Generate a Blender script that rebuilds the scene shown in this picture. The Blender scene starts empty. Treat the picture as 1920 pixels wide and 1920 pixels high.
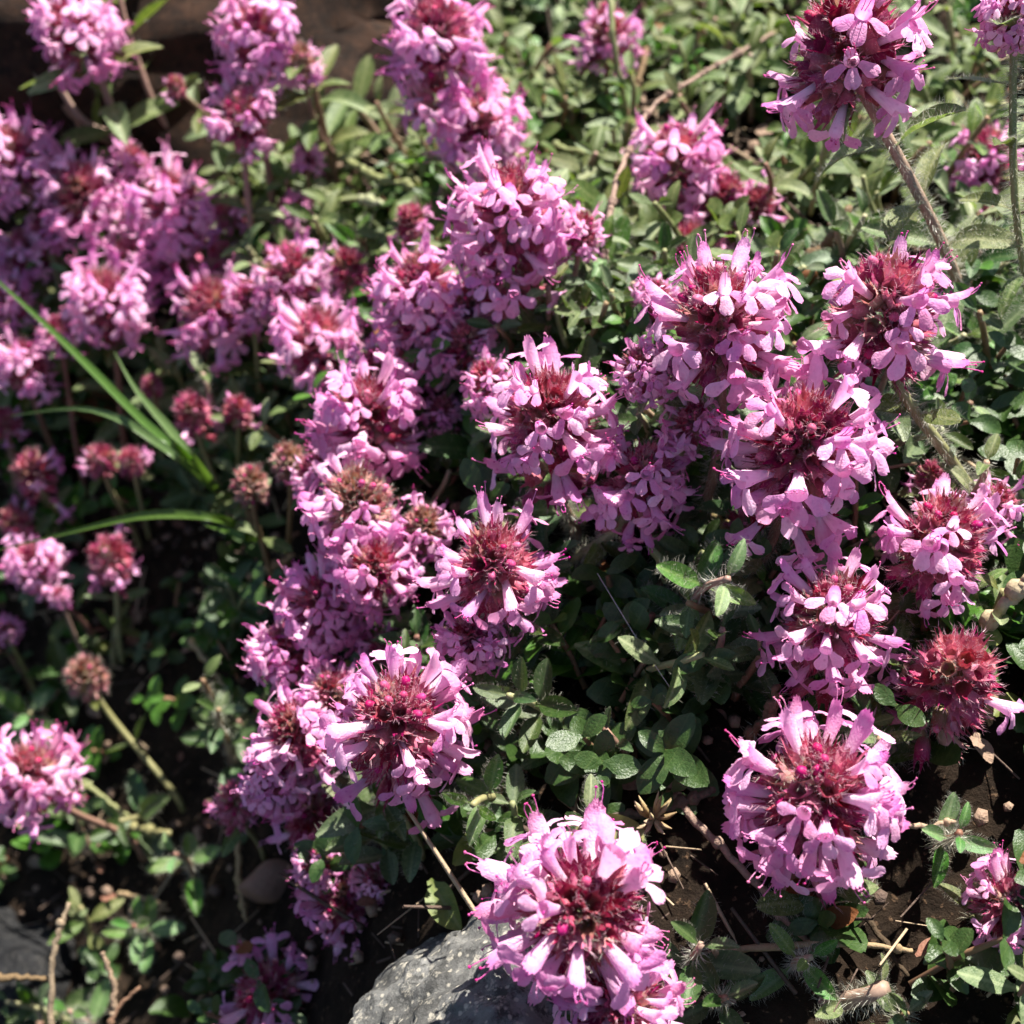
import bpy, math, random
import numpy as np
from mathutils import Vector, Matrix, Quaternion, noise

# A thyme cushion on a rocky bank, close up.  1 unit = 10 cm; small organs are drawn in mm (MM = 0.01 unit).
R = random.Random(7)
NR = np.random.default_rng(11)
MM = 0.01
S = bpy.context.scene
COL = S.collection

# ------------------------------------------------------------------ camera, world, sun, exposure
PITCH = math.radians(42); HALF = math.radians(20); T = math.tan(HALF)
CAM = Vector((0, 0, 1.6))
FWD = Vector((0, math.cos(PITCH), -math.sin(PITCH))); UPV = Vector((0, math.sin(PITCH), math.cos(PITCH))); RGT = Vector((1, 0, 0))
cd = bpy.data.cameras.new('camera'); cam = bpy.data.objects.new('camera', cd); COL.objects.link(cam)
cam.location = CAM; cam.rotation_euler = (math.pi/2 - PITCH, 0, 0)
cd.sensor_width = 36; cd.lens = 18 / T
cd.clip_start = 0.02; cd.clip_end = 200
cd.dof.use_dof = True; cd.dof.focus_distance = 1.36; cd.dof.aperture_fstop = 3.3
S.camera = cam
SUN = Vector((0.29, 0.33, 0.90)).normalized()
w = bpy.data.worlds.new('World'); S.world = w; w.use_nodes = True
bg = w.node_tree.nodes['Background']
sky = w.node_tree.nodes.new('ShaderNodeTexSky'); sky.sky_type = 'NISHITA'; sky.sun_disc = False
sky.sun_elevation = math.asin(SUN.z); sky.sun_rotation = math.atan2(SUN.x, SUN.y)
w.node_tree.links.new(sky.outputs[0], bg.inputs[0]); bg.inputs[1].default_value = 0.05
sl = bpy.data.lights.new('sun', 'SUN'); sl.energy = 5.0; sl.angle = math.radians(0.5); sl.color = (1, 0.945, 0.86)
so = bpy.data.objects.new('sun', sl); COL.objects.link(so)
so.rotation_euler = SUN.to_track_quat('Z', 'Y').to_euler(); so.location = (3, 3, 6)
S.view_settings.view_transform = 'Standard'; S.view_settings.look = 'None'
S.view_settings.exposure = 1.78; S.view_settings.gamma = 1; S.view_settings.use_curve_mapping = False
try:
    S.cycles.use_denoising = True; S.cycles.max_bounces = 6; S.cycles.transmission_bounces = 4; S.cycles.diffuse_bounces = 4
except Exception: pass

# ------------------------------------------------------------------ helpers
def tag(o, label=None, cat=None, group=None, kind=None):
    if label: o['label'] = label
    if cat: o['category'] = cat
    if group: o['group'] = group
    if kind: o['kind'] = kind
    return o

class MB:
    """collects vertices and faces (with a material slot per face) into one mesh"""
    def __init__(s): s.v = []; s.f = []; s.m = []
    def grid(s, rows, slot=0, close=False):
        n = len(rows[0]); b = len(s.v)
        for r in rows: s.v.extend([tuple(p) for p in r])
        for i in range(len(rows)-1):
            for j in range(n if close else n-1):
                k = (j+1) % n
                s.f.append((b+i*n+j, b+i*n+k, b+(i+1)*n+k, b+(i+1)*n+j)); s.m.append(slot)
        return b
    def tri(s, a, b, c, slot=0):
        k = len(s.v); s.v.extend([tuple(a), tuple(b), tuple(c)]); s.f.append((k, k+1, k+2)); s.m.append(slot)
    def hair(s, p, d, L, wd, slot=1, bend=0.25):
        p = Vector(p); d = Vector(d).normalized()
        q = d.cross(Vector((R.uniform(-1, 1), R.uniform(-1, 1), R.uniform(-1, 1))))
        if q.length < 1e-4: return
        q = q.normalized(); o = d.cross(q)
        mid = p + d*L*0.55; tip = p + d*L + o*L*bend*R.uniform(-1, 1)
        k = len(s.v); wv = q*wd*0.5
        s.v.extend([tuple(p-wv), tuple(p+wv), tuple(mid+wv*0.8), tuple(mid-wv*0.8), tuple(tip)])
        s.f.append((k, k+1, k+2, k+3)); s.m.append(slot); s.f.append((k+3, k+2, k+4)); s.m.append(slot)
    def tube(s, pts, rad, n=6, slot=0, cap=True):
        pts = [Vector(p) for p in pts]; rows = []
        t0 = (pts[1]-pts[0]).normalized(); a = t0.orthogonal().normalized()
        for i, p in enumerate(pts):
            t = (pts[min(i+1, len(pts)-1)] - pts[max(i-1, 0)]).normalized()
            a = (a - t*a.dot(t)).normalized(); b = t.cross(a)
            r = rad[i] if hasattr(rad, '__len__') else rad
            rows.append([p + (a*math.cos(2*math.pi*j/n) + b*math.sin(2*math.pi*j/n))*r for j in range(n)])
        b0 = s.grid(rows, slot, True)
        if cap:
            s.f.append(tuple(b0+j for j in range(n))[::-1]); s.m.append(slot)
            e = b0+(len(rows)-1)*n; s.f.append(tuple(e+j for j in range(n))); s.m.append(slot)
    def blob(s, c, r, slot=0, squash=(1, 1, 1), seg=6, rings=4):
        c = Vector(c); rows = []
        for i in range(rings+1):
            ph = math.pi*i/rings
            rr = max(math.sin(ph), 0.02)
            rows.append([c + Vector((math.cos(2*math.pi*j/seg)*rr*squash[0], math.sin(2*math.pi*j/seg)*rr*squash[1], math.cos(ph)*squash[2]))*r for j in range(seg)])
        s.grid(rows, slot, True)
    def mesh(s, name, mats, smooth=True):
        me = bpy.data.meshes.new(name); me.from_pydata(s.v, [], s.f)
        for m in mats: me.materials.append(m)
        me.polygons.foreach_set('material_index', s.m)
        me.polygons.foreach_set('use_smooth', [smooth]*len(s.f)); me.update()
        return me

def add(name, data, parent=None, M=None):
    o = bpy.data.objects.new(name, data); COL.objects.link(o)
    if parent is not None: o.parent = parent
    if M is not None: o.matrix_basis = M
    return o
def empty(name, loc):
    o = bpy.data.objects.new(name, None); COL.objects.link(o); o.location = loc; o.empty_display_size = 0.02
    return o
def frame(pos, x, z, sc=1.0):
    """matrix with local X along x and local Z as close to z as possible"""
    x = Vector(x).normalized(); z = Vector(z); z = z - x*z.dot(x)
    if z.length < 1e-5: z = x.orthogonal()
    z.normalize(); y = z.cross(x)
    M = Matrix(((x.x*sc, y.x*sc, z.x*sc, pos[0]), (x.y*sc, y.y*sc, z.y*sc, pos[1]), (x.z*sc, y.z*sc, z.z*sc, pos[2]), (0, 0, 0, 1)))
    return M
def bez(a, b, c, d, n):
    return [a*(1-t)**3 + b*3*t*(1-t)**2 + c*3*t*t*(1-t) + d*t**3 for t in [i/(n-1) for i in range(n)]]
def polyline(pts, n):
    """smooth resampled curve through the points"""
    pts = [Vector(p) for p in pts]
    if len(pts) == 2: return [pts[0].lerp(pts[1], i/(n-1)) for i in range(n)]
    out = []; m = len(pts)-1
    for i in range(n):
        t = i/(n-1)*m; k = min(int(t), m-1); f = t-k
        p0 = pts[max(k-1, 0)]; p1 = pts[k]; p2 = pts[k+1]; p3 = pts[min(k+2, m)]
        out.append(0.5*((2*p1)+(p2-p0)*f+(2*p0-5*p1+4*p2-p3)*f*f+(3*p1-p0-3*p2+p3)*f**3))
    return out

# ------------------------------------------------------------------ materials
def nodes(name):
    m = bpy.data.materials.new(name); m.use_nodes = True; nt = m.node_tree
    for n in list(nt.nodes): nt.nodes.remove(n)
    out = nt.nodes.new('ShaderNodeOutputMaterial')
    return m, nt, out
def N(nt, t, **k):
    n = nt.nodes.new(t)
    for a, b in k.items(): setattr(n, a, b)
    return n
def ramp(nt, stops, src):
    r = N(nt, 'ShaderNodeValToRGB'); e = r.color_ramp.elements
    while len(e) < len(stops): e.new(0.5)
    for q, (p, c) in zip(e, stops): q.position = p; q.color = (*c, 1)
    nt.links.new(src, r.inputs[0]); return r.outputs[0]
def maprange(nt, src, a, b, c=0.0, d=1.0):
    m = N(nt, 'ShaderNodeMapRange'); nt.links.new(src, m.inputs[0])
    for i, x in zip((1, 2, 3, 4), (a, b, c, d)): m.inputs[i].default_value = x
    return m.outputs[0]
def mix(nt, fac, a, b, mode='MIX'):
    m = N(nt, 'ShaderNodeMix', data_type='RGBA', blend_type=mode)
    for i, x in ((0, fac), (6, a), (7, b)):
        if hasattr(x, 'node'): nt.links.new(x, m.inputs[i])
        elif i == 0: m.inputs[0].default_value = x
        else: m.inputs[i].default_value = (*x, 1)
    return m.outputs[2]
def ntex(nt, scale, detail=3, vec=None, rough=0.55):
    n = N(nt, 'ShaderNodeTexNoise'); n.inputs['Scale'].default_value = scale; n.inputs['Detail'].default_value = detail; n.inputs['Roughness'].default_value = rough
    if vec is not None: nt.links.new(vec, n.inputs['Vector'])
    return n.outputs['Fac']
def objvec(nt):
    return N(nt, 'ShaderNodeTexCoord').outputs['Object']
def geovec(nt):
    return N(nt, 'ShaderNodeNewGeometry').outputs['Position']
def vary(nt, col, hue=0.02, val=0.25, sat=0.2):
    """each object a little different in hue and value"""
    oi = N(nt, 'ShaderNodeObjectInfo'); h = N(nt, 'ShaderNodeHueSaturation')
    nt.links.new(maprange(nt, oi.outputs['Random'], 0, 1, 0.5-hue, 0.5+hue), h.inputs['Hue'])
    mm = N(nt, 'ShaderNodeMath', operation='FRACT'); m2 = N(nt, 'ShaderNodeMath', operation='MULTIPLY'); m2.inputs[1].default_value = 7.31
    nt.links.new(oi.outputs['Random'], m2.inputs[0]); nt.links.new(m2.outputs[0], mm.inputs[0])
    nt.links.new(maprange(nt, mm.outputs[0], 0, 1, 1-val, 1+val), h.inputs['Value'])
    nt.links.new(maprange(nt, mm.outputs[0], 0, 1, 1+sat, 1-sat), h.inputs['Saturation'])
    nt.links.new(col, h.inputs['Color']); return h.outputs[0]
def leafy(name, col_fn, transl=0.3, tcol=None, rough=0.55, spec=0.3, bump=None):
    m, nt, out = nodes(name)
    col = col_fn(nt)
    p = N(nt, 'ShaderNodeBsdfPrincipled'); p.inputs['Roughness'].default_value = rough; p.inputs['Specular IOR Level'].default_value = spec
    nt.links.new(col, p.inputs['Base Color'])
    if bump:
        b = N(nt, 'ShaderNodeBump'); b.inputs['Strength'].default_value = bump[1]; b.inputs['Distance'].default_value = 0.003
        nt.links.new(ntex(nt, bump[0], 2, objvec(nt)), b.inputs['Height']); nt.links.new(b.outputs[0], p.inputs['Normal'])
    if transl > 0:
        t = N(nt, 'ShaderNodeBsdfTranslucent')
        tc = mix(nt, 1.0, col, tcol, 'MULTIPLY') if tcol else col
        nt.links.new(tc, t.inputs['Color'])
        ms = N(nt, 'ShaderNodeMixShader'); ms.inputs[0].default_value = transl
        nt.links.new(p.outputs[0], ms.inputs[1]); nt.links.new(t.outputs[0], ms.inputs[2]); nt.links.new(ms.outputs[0], out.inputs[0])
    else:
        nt.links.new(p.outputs[0], out.inputs[0])
    return m

def petal_col(nt):
    o = objvec(nt); sx = N(nt, 'ShaderNodeSeparateXYZ'); nt.links.new(o, sx.inputs[0])
    g = maprange(nt, sx.outputs[0], 1.8*MM, 6.2*MM)
    c = ramp(nt, [(0, (0.84, 0.64, 0.74)), (0.4, (0.84, 0.49, 0.69)), (0.75, (0.83, 0.385, 0.65)), (1, (0.77, 0.27, 0.56))], g)
    mp = N(nt, 'ShaderNodeMapping'); mp.inputs['Scale'].default_value = (60, 420, 420); nt.links.new(o, mp.inputs[0])
    c = mix(nt, maprange(nt, ntex(nt, 1.0, 3, mp.outputs[0]), 0.45, 0.75, 0, 0.55), c, (0.70, 0.27, 0.54))
    v = N(nt, 'ShaderNodeTexVoronoi'); v.inputs['Scale'].default_value = 95; nt.links.new(o, v.inputs['Vector'])
    c = mix(nt, maprange(nt, v.outputs['Distance'], 0.10, 0.22, 0.55, 0.0), c, (0.56, 0.12, 0.40))
    c = mix(nt, maprange(nt, ntex(nt, 70, 3, o), 0.52, 0.72, 0, 0.4), c, (0.88, 0.62, 0.80))
    return vary(nt, c, 0.018, 0.16, 0.25)
M_PETAL = leafy('petal', petal_col, 0.50, (1.0, 0.90, 0.99), 0.62, 0.2, (520, 0.5))
def flat(c, h=0.015, v=0.2):
    def f(nt):
        r = N(nt, 'ShaderNodeRGB'); r.outputs[0].default_value = (*c, 1)
        k = mix(nt, maprange(nt, ntex(nt, 260, 3, objvec(nt)), 0.3, 0.7, 0, 0.6), r.outputs[0], tuple(x*0.55 for x in c))
        return vary(nt, k, h, v)
    return f
M_STAMEN = leafy('stamen', flat((0.55, 0.09, 0.27)), 0.1)
M_BUD = leafy('bud', flat((0.44, 0.045, 0.15)), 0.12)
def calyx_col(base, mid, tip):
    def f(nt):
        o = objvec(nt); sx = N(nt, 'ShaderNodeSeparateXYZ'); nt.links.new(o, sx.inputs[0])
        c = ramp(nt, [(0, base), (0.4, mid), (0.75, tip), (1, tuple(x*0.7 for x in tip))], maprange(nt, sx.outputs[0], 0, 4.8*MM))
        c = mix(nt, maprange(nt, ntex(nt, 340, 2, o), 0.5, 0.75, 0, 0.7), c, (0.58, 0.24, 0.27))
        return vary(nt, c, 0.02, 0.4)
    return f
M_CALYX = leafy('calyx_red', calyx_col((0.36, 0.18, 0.13), (0.44, 0.10, 0.17), (0.33, 0.030, 0.10)), 0.22, (1, 0.6, 0.6), 0.42, 0.4)
M_CALYXP = leafy('calyx_pale', calyx_col((0.27, 0.26, 0.12), (0.38, 0.24, 0.17), (0.42, 0.13, 0.16)), 0.25, (1, 0.8, 0.6), 0.5, 0.3)
M_HAIR = leafy('hair', flat((0.50, 0.50, 0.40), 0.0, 0.05), 0.5, (1, 1, 1), 0.35, 0.6)
M_HAIRP = leafy('hair_pink', flat((0.62, 0.38, 0.44), 0.01, 0.1), 0.4, (1, 0.9, 0.9), 0.35, 0.5)
def leaf_col(c1, c2, rib):
    def f(nt):
        o = objvec(nt); sx = N(nt, 'ShaderNodeSeparateXYZ'); nt.links.new(o, sx.inputs[0])
        c = mix(nt, maprange(nt, ntex(nt, 130, 4, o), 0.35, 0.68), c1, c2)
        ab = N(nt, 'ShaderNodeMath', operation='ABSOLUTE'); nt.links.new(sx.outputs[1], ab.inputs[0])
        c = mix(nt, maprange(nt, ab.outputs[0], 0.14*MM, 0.34*MM, 0.6, 0.0), c, rib)
        # side veins slanting off the midrib
        ad = N(nt, 'ShaderNodeMath', operation='MULTIPLY_ADD'); ad.inputs[1].default_value = -0.8
        nt.links.new(ab.outputs[0], ad.inputs[0]); nt.links.new(sx.outputs[0], ad.inputs[2])
        sn = N(nt, 'ShaderNodeMath', operation='SINE'); ml = N(nt, 'ShaderNodeMath', operation='MULTIPLY'); ml.inputs[1].default_value = 440
        nt.links.new(ad.outputs[0], ml.inputs[0]); nt.links.new(ml.outputs[0], sn.inputs[0])
        c = mix(nt, maprange(nt, sn.outputs[0], 0.86, 1.0, 0, 0.32), c, rib)
        return vary(nt, c, 0.03, 0.38, 0.25)
    return f
M_LEAF = leafy('leaf_grey_green', leaf_col((0.140, 0.172, 0.066), (0.062, 0.098, 0.028), (0.23, 0.26, 0.12)), 0.30, (1.5, 1.7, 0.7), 0.5, 0.35, (420, 0.35))
M_LEAFB = leafy('leaf_fresh', leaf_col((0.10, 0.20, 0.05), (0.07, 0.15, 0.035), (0.20, 0.30, 0.10)), 0.34, (1.5, 1.7, 0.6), 0.42, 0.45, (420, 0.3))
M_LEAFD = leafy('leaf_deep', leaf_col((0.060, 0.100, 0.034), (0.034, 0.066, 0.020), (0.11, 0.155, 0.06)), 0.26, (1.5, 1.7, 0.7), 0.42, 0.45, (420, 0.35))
M_LEAFY = leafy('leaf_yellowing', leaf_col((0.26, 0.27, 0.10), (0.17, 0.20, 0.075), (0.32, 0.32, 0.16)), 0.35, (1.1, 1.2, 0.8), 0.5, 0.3)
M_STEM = leafy('stem_skin', flat((0.26, 0.16, 0.11), 0.03, 0.25), 0.0, None, 0.55, 0.3)
M_STEMG = leafy('stem_green', flat((0.25, 0.25, 0.12), 0.03, 0.25), 0.0, None, 0.55, 0.3)
M_TWIG = leafy('dead_wood', flat((0.19, 0.125, 0.08), 0.02, 0.4), 0.0, None, 0.8, 0.15, (300, 0.8))
M_TWIGD = leafy('dark_wood', flat((0.075, 0.05, 0.036), 0.02, 0.4), 0.0, None, 0.8, 0.15, (300, 0.8))
M_STRAW = leafy('straw', flat((0.34, 0.25, 0.145), 0.02, 0.35), 0.15, None, 0.6, 0.2, (300, 0.4))
M_RUST = leafy('rust_leaf', flat((0.20, 0.085, 0.045), 0.02, 0.3), 0.2, None, 0.6, 0.2, (300, 0.4))
M_GRASS = leafy('grass_blade', flat((0.075, 0.145, 0.026), 0.01, 0.15), 0.35, (1.3, 1.5, 0.5), 0.4, 0.4)
M_SILK = leafy('silk', flat((0.8, 0.8, 0.8), 0, 0), 0.2, None, 0.2, 0.8)

def soil_mat():
    m, nt, out = nodes('soil'); g = geovec(nt)
    p = N(nt, 'ShaderNodeBsdfPrincipled'); p.inputs['Roughness'].default_value = 0.95; p.inputs['Specular IOR Level'].default_value = 0.1
    c = mix(nt, maprange(nt, ntex(nt, 14, 8, g, 0.7), 0.38, 0.66), (0.008, 0.0055, 0.004), (0.030, 0.020, 0.013))
    c = mix(nt, maprange(nt, ntex(nt, 120, 3, g), 0.62, 0.74, 0, 0.8), c, (0.16, 0.10, 0.06))
    nt.links.new(c, p.inputs['Base Color'])
    b = N(nt, 'ShaderNodeBump'); b.inputs['Strength'].default_value = 1; b.inputs['Distance'].default_value = 0.012
    nt.links.new(ntex(nt, 60, 8, g, 0.7), b.inputs['Height']); nt.links.new(b.outputs[0], p.inputs['Normal']); nt.links.new(p.outputs[0], out.inputs[0])
    return m
M_SOIL = soil_mat()
def rock_mat(name, dark, light, speck, sc=1.0, amt=0.5):
    m, nt, out = nodes(name); g = geovec(nt)
    p = N(nt, 'ShaderNodeBsdfPrincipled'); p.inputs['Roughness'].default_value = 0.9; p.inputs['Specular IOR Level'].default_value = 0.2
    c = mix(nt, maprange(nt, ntex(nt, 16*sc, 6, g, 0.7), 0.35, 0.65), dark, light)
    c = mix(nt, maprange(nt, ntex(nt, 75*sc, 5, g, 0.75), 0.50, 0.60, 0, 0.9), c, dark)
    c = mix(nt, maprange(nt, ntex(nt, 110*sc, 4, g, 0.7), 0.56, 0.66, 0, amt), c, speck)
    v = N(nt, 'ShaderNodeTexVoronoi'); v.inputs['Scale'].default_value = 150*sc; nt.links.new(g, v.inputs['Vector'])
    c = mix(nt, maprange(nt, v.outputs['Distance'], 0.16, 0.28, amt, 0.0), c, tuple(min(1, x*1.15) for x in speck))
    nt.links.new(c, p.inputs['Base Color'])
    b = N(nt, 'ShaderNodeBump'); b.inputs['Strength'].default_value = 1.0; b.inputs['Distance'].default_value = 0.007
    nt.links.new(ntex(nt, 90*sc, 7, g, 0.75), b.inputs['Height']); nt.links.new(b.outputs[0], p.inputs['Normal']); nt.links.new(p.outputs[0], out.inputs[0])
    return m
M_STONE = rock_mat('lichen_stone', (0.045, 0.045, 0.043), (0.21, 0.21, 0.20), (0.42, 0.39, 0.32), 0.6, 0.6)
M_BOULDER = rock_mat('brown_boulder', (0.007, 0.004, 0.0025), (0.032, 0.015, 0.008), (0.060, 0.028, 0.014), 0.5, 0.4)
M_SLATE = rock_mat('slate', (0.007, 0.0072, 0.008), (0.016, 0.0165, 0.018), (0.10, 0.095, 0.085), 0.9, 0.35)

# ------------------------------------------------------------------ the lie of the land
def dep(s): return 1.32*(340/s)**0.8
def ray(u, v): return FWD + RGT*((u-960)/960*T) - UPV*((v-960)/960*T)
def unp(u, v, s): return CAM + ray(u, v)*dep(s)
def project(p):
    q = p - CAM; d = q.dot(FWD)
    return 960+q.dot(RGT)/d/T*960, 960-q.dot(UPV)/d/T*960, d
GP = [(1400,60,160),(1700,300,205),(1750,480,225),(1200,500,215),(1050,150,165),(1890,150,200),(300,150,150),(100,300,155),(700,250,160),(500,450,170),
(300,700,165),(100,600,160),(1150,1150,265),(1300,1450,295),(1500,1800,322),(900,1850,310),(1850,1550,318),(1800,750,255),(1450,1000,275),(300,1000,163),
(100,1050,158),(100,1450,165),(150,1750,178),(350,1650,185),(600,1600,222),(600,1880,245),(480,1300,190),(800,800,228),(850,1200,250),(750,1500,262),
(650,1050,212),(1000,650,232),(1400,750,250),(1150,1850,322),(1850,1100,288)]
GW = np.array([tuple(unp(*g)) for g in GP])
def _phi(r2): return r2*np.log(r2+1e-9)*0.5
_n = len(GW); _A = np.zeros((_n+3, _n+3))
_d2 = ((GW[:, None, :2]-GW[None, :, :2])**2).sum(-1)
_A[:_n, :_n] = _phi(_d2)+np.eye(_n)*0.02; _A[:_n, _n] = 1; _A[:_n, _n+1:] = GW[:, :2]; _A[_n, :_n] = 1; _A[_n+1:, :_n] = GW[:, :2].T
_W = np.linalg.solve(_A, np.concatenate([GW[:, 2], np.zeros(3)]))
_c0 = np.array([0.0, 1.4])
def gz_arr(X, Y):
    X = np.asarray(X, float); Y = np.asarray(Y, float)
    # beyond the plot the bank runs on gently
    dx = np.clip(X, -1.3, 1.1); dy = np.clip(Y, 0.35, 2.8)
    r2 = (dx[..., None]-GW[:, 0])**2+(dy[..., None]-GW[:, 1])**2
    z = (_phi(r2)*_W[:_n]).sum(-1)+_W[_n]+dx*_W[_n+1]+dy*_W[_n+2]
    return z + (Y-dy)*0.10 + (X-dx)*0.05
def gz(x, y): return float(gz_arr(np.array([x]), np.array([y]))[0])
def hit(u, v):
    """where the view ray through this photo point meets the ground"""
    r = ray(u, v); d = 0.5
    for _ in range(400):
        p = CAM+r*d
        if p.z < gz(p.x, p.y): return p
        d += 0.01
    return CAM+r*d
def at(u, v, lift=0.0):
    """the point lifted this far above the ground that is seen at the photo point"""
    r = ray(u, v); d = 0.4
    for _ in range(600):
        p = CAM+r*d
        if p.z-lift < gz(p.x, p.y): return p
        d += 0.006
    return CAM+r*d

gx = np.concatenate([np.linspace(-6, -1.5, 14)[:-1], np.linspace(-1.5, 1.4, 190), np.linspace(1.4, 6, 14)[1:]])
gy = np.concatenate([np.linspace(-2.5, 0.3, 10)[:-1], np.linspace(0.3, 3.2, 190), np.linspace(3.2, 9, 16)[1:]])
XX, YY = np.meshgrid(gx, gy); ZZ = gz_arr(XX, YY)
verts = []
for x, y, z in zip(XX.ravel(), YY.ravel(), ZZ.ravel()):
    verts.append((x, y, z - 0.012 + 0.03*noise.noise((x*7, y*7, 1.0)) + 0.014*noise.noise((x*26, y*26, 4.0))))
nx = len(gx); faces = [(j*nx+i, j*nx+i+1, (j+1)*nx+i+1, (j+1)*nx+i) for j in range(len(gy)-1) for i in range(nx-1)]
me = bpy.data.meshes.new('ground'); me.from_pydata(verts, [], faces); me.materials.append(M_SOIL)
me.polygons.foreach_set('use_smooth', [True]*len(faces))
tag(add('ground', me), kind='structure')

# ------------------------------------------------------------------ rocks
def rock(name, loc, size, rot, mat, seed, label, planes=7, rough=0.05, sub=5, cat='rock'):
    """a boulder: a fine sphere cut by random flats, then roughened"""
    import bmesh
    bm = bmesh.new(); bmesh.ops.create_icosphere(bm, subdivisions=sub, radius=1)
    rr = random.Random(seed)
    cuts = [(Vector((rr.uniform(-1, 1), rr.uniform(-1, 1), rr.uniform(-0.6, 1))).normalized(), rr.uniform(0.58, 0.86)) for _ in range(planes)]
    Rm = Matrix.Rotation(rot, 3, 'Z')
    for vtx in bm.verts:
        p = vtx.co.copy()
        for n, dd in cuts:
            k = p.dot(n)
            if k > dd: p -= n*(k-dd)*0.92
        q = p*1.0
        p += p.normalized()*(0.10*noise.noise(q*1.6+Vector((seed, 0, 0))) + rough*noise.noise(q*6+Vector((seed, 3, 0))) + rough*0.4*noise.noise(q*19) + rough*0.16*noise.noise(q*50))
        vtx.co = Rm @ Vector((p.x*size[0], p.y*size[1], p.z*size[2]))
    me = bpy.data.meshes.new(name); bm.to_mesh(me); bm.free(); me.materials.append(mat)
    me.polygons.foreach_set('use_smooth', [True]*len(me.polygons))
    o = add(name, me); o.location = loc
    return tag(o, label, cat)
p = hit(900, 1890)
rock('lichen_stone', (p.x+0.022, p.y-0.02, p.z-0.035), (0.155, 0.16, 0.17), 0.9, M_STONE, 24, 'grey lichen speckled stone under the flower head at the bottom edge', 8, 0.06, 6)
p = hit(430, 330)
BO = (p.x-.04, p.y+.29)
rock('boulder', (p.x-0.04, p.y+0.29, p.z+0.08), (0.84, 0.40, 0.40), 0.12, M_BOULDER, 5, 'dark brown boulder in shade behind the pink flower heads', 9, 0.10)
p = hit(90, 1850)
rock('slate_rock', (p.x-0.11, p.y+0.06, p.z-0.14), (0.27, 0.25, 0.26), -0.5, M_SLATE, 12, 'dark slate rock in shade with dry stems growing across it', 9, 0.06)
p = hit(505, 1665)
rock('pebble', (p.x, p.y, p.z+0.015), (0.045, 0.03, 0.03), 0.2, M_TWIG, 31, 'rounded brown pebble in the shade below the dark red buds', 4, 0.04, 3, 'pebble')

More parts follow.
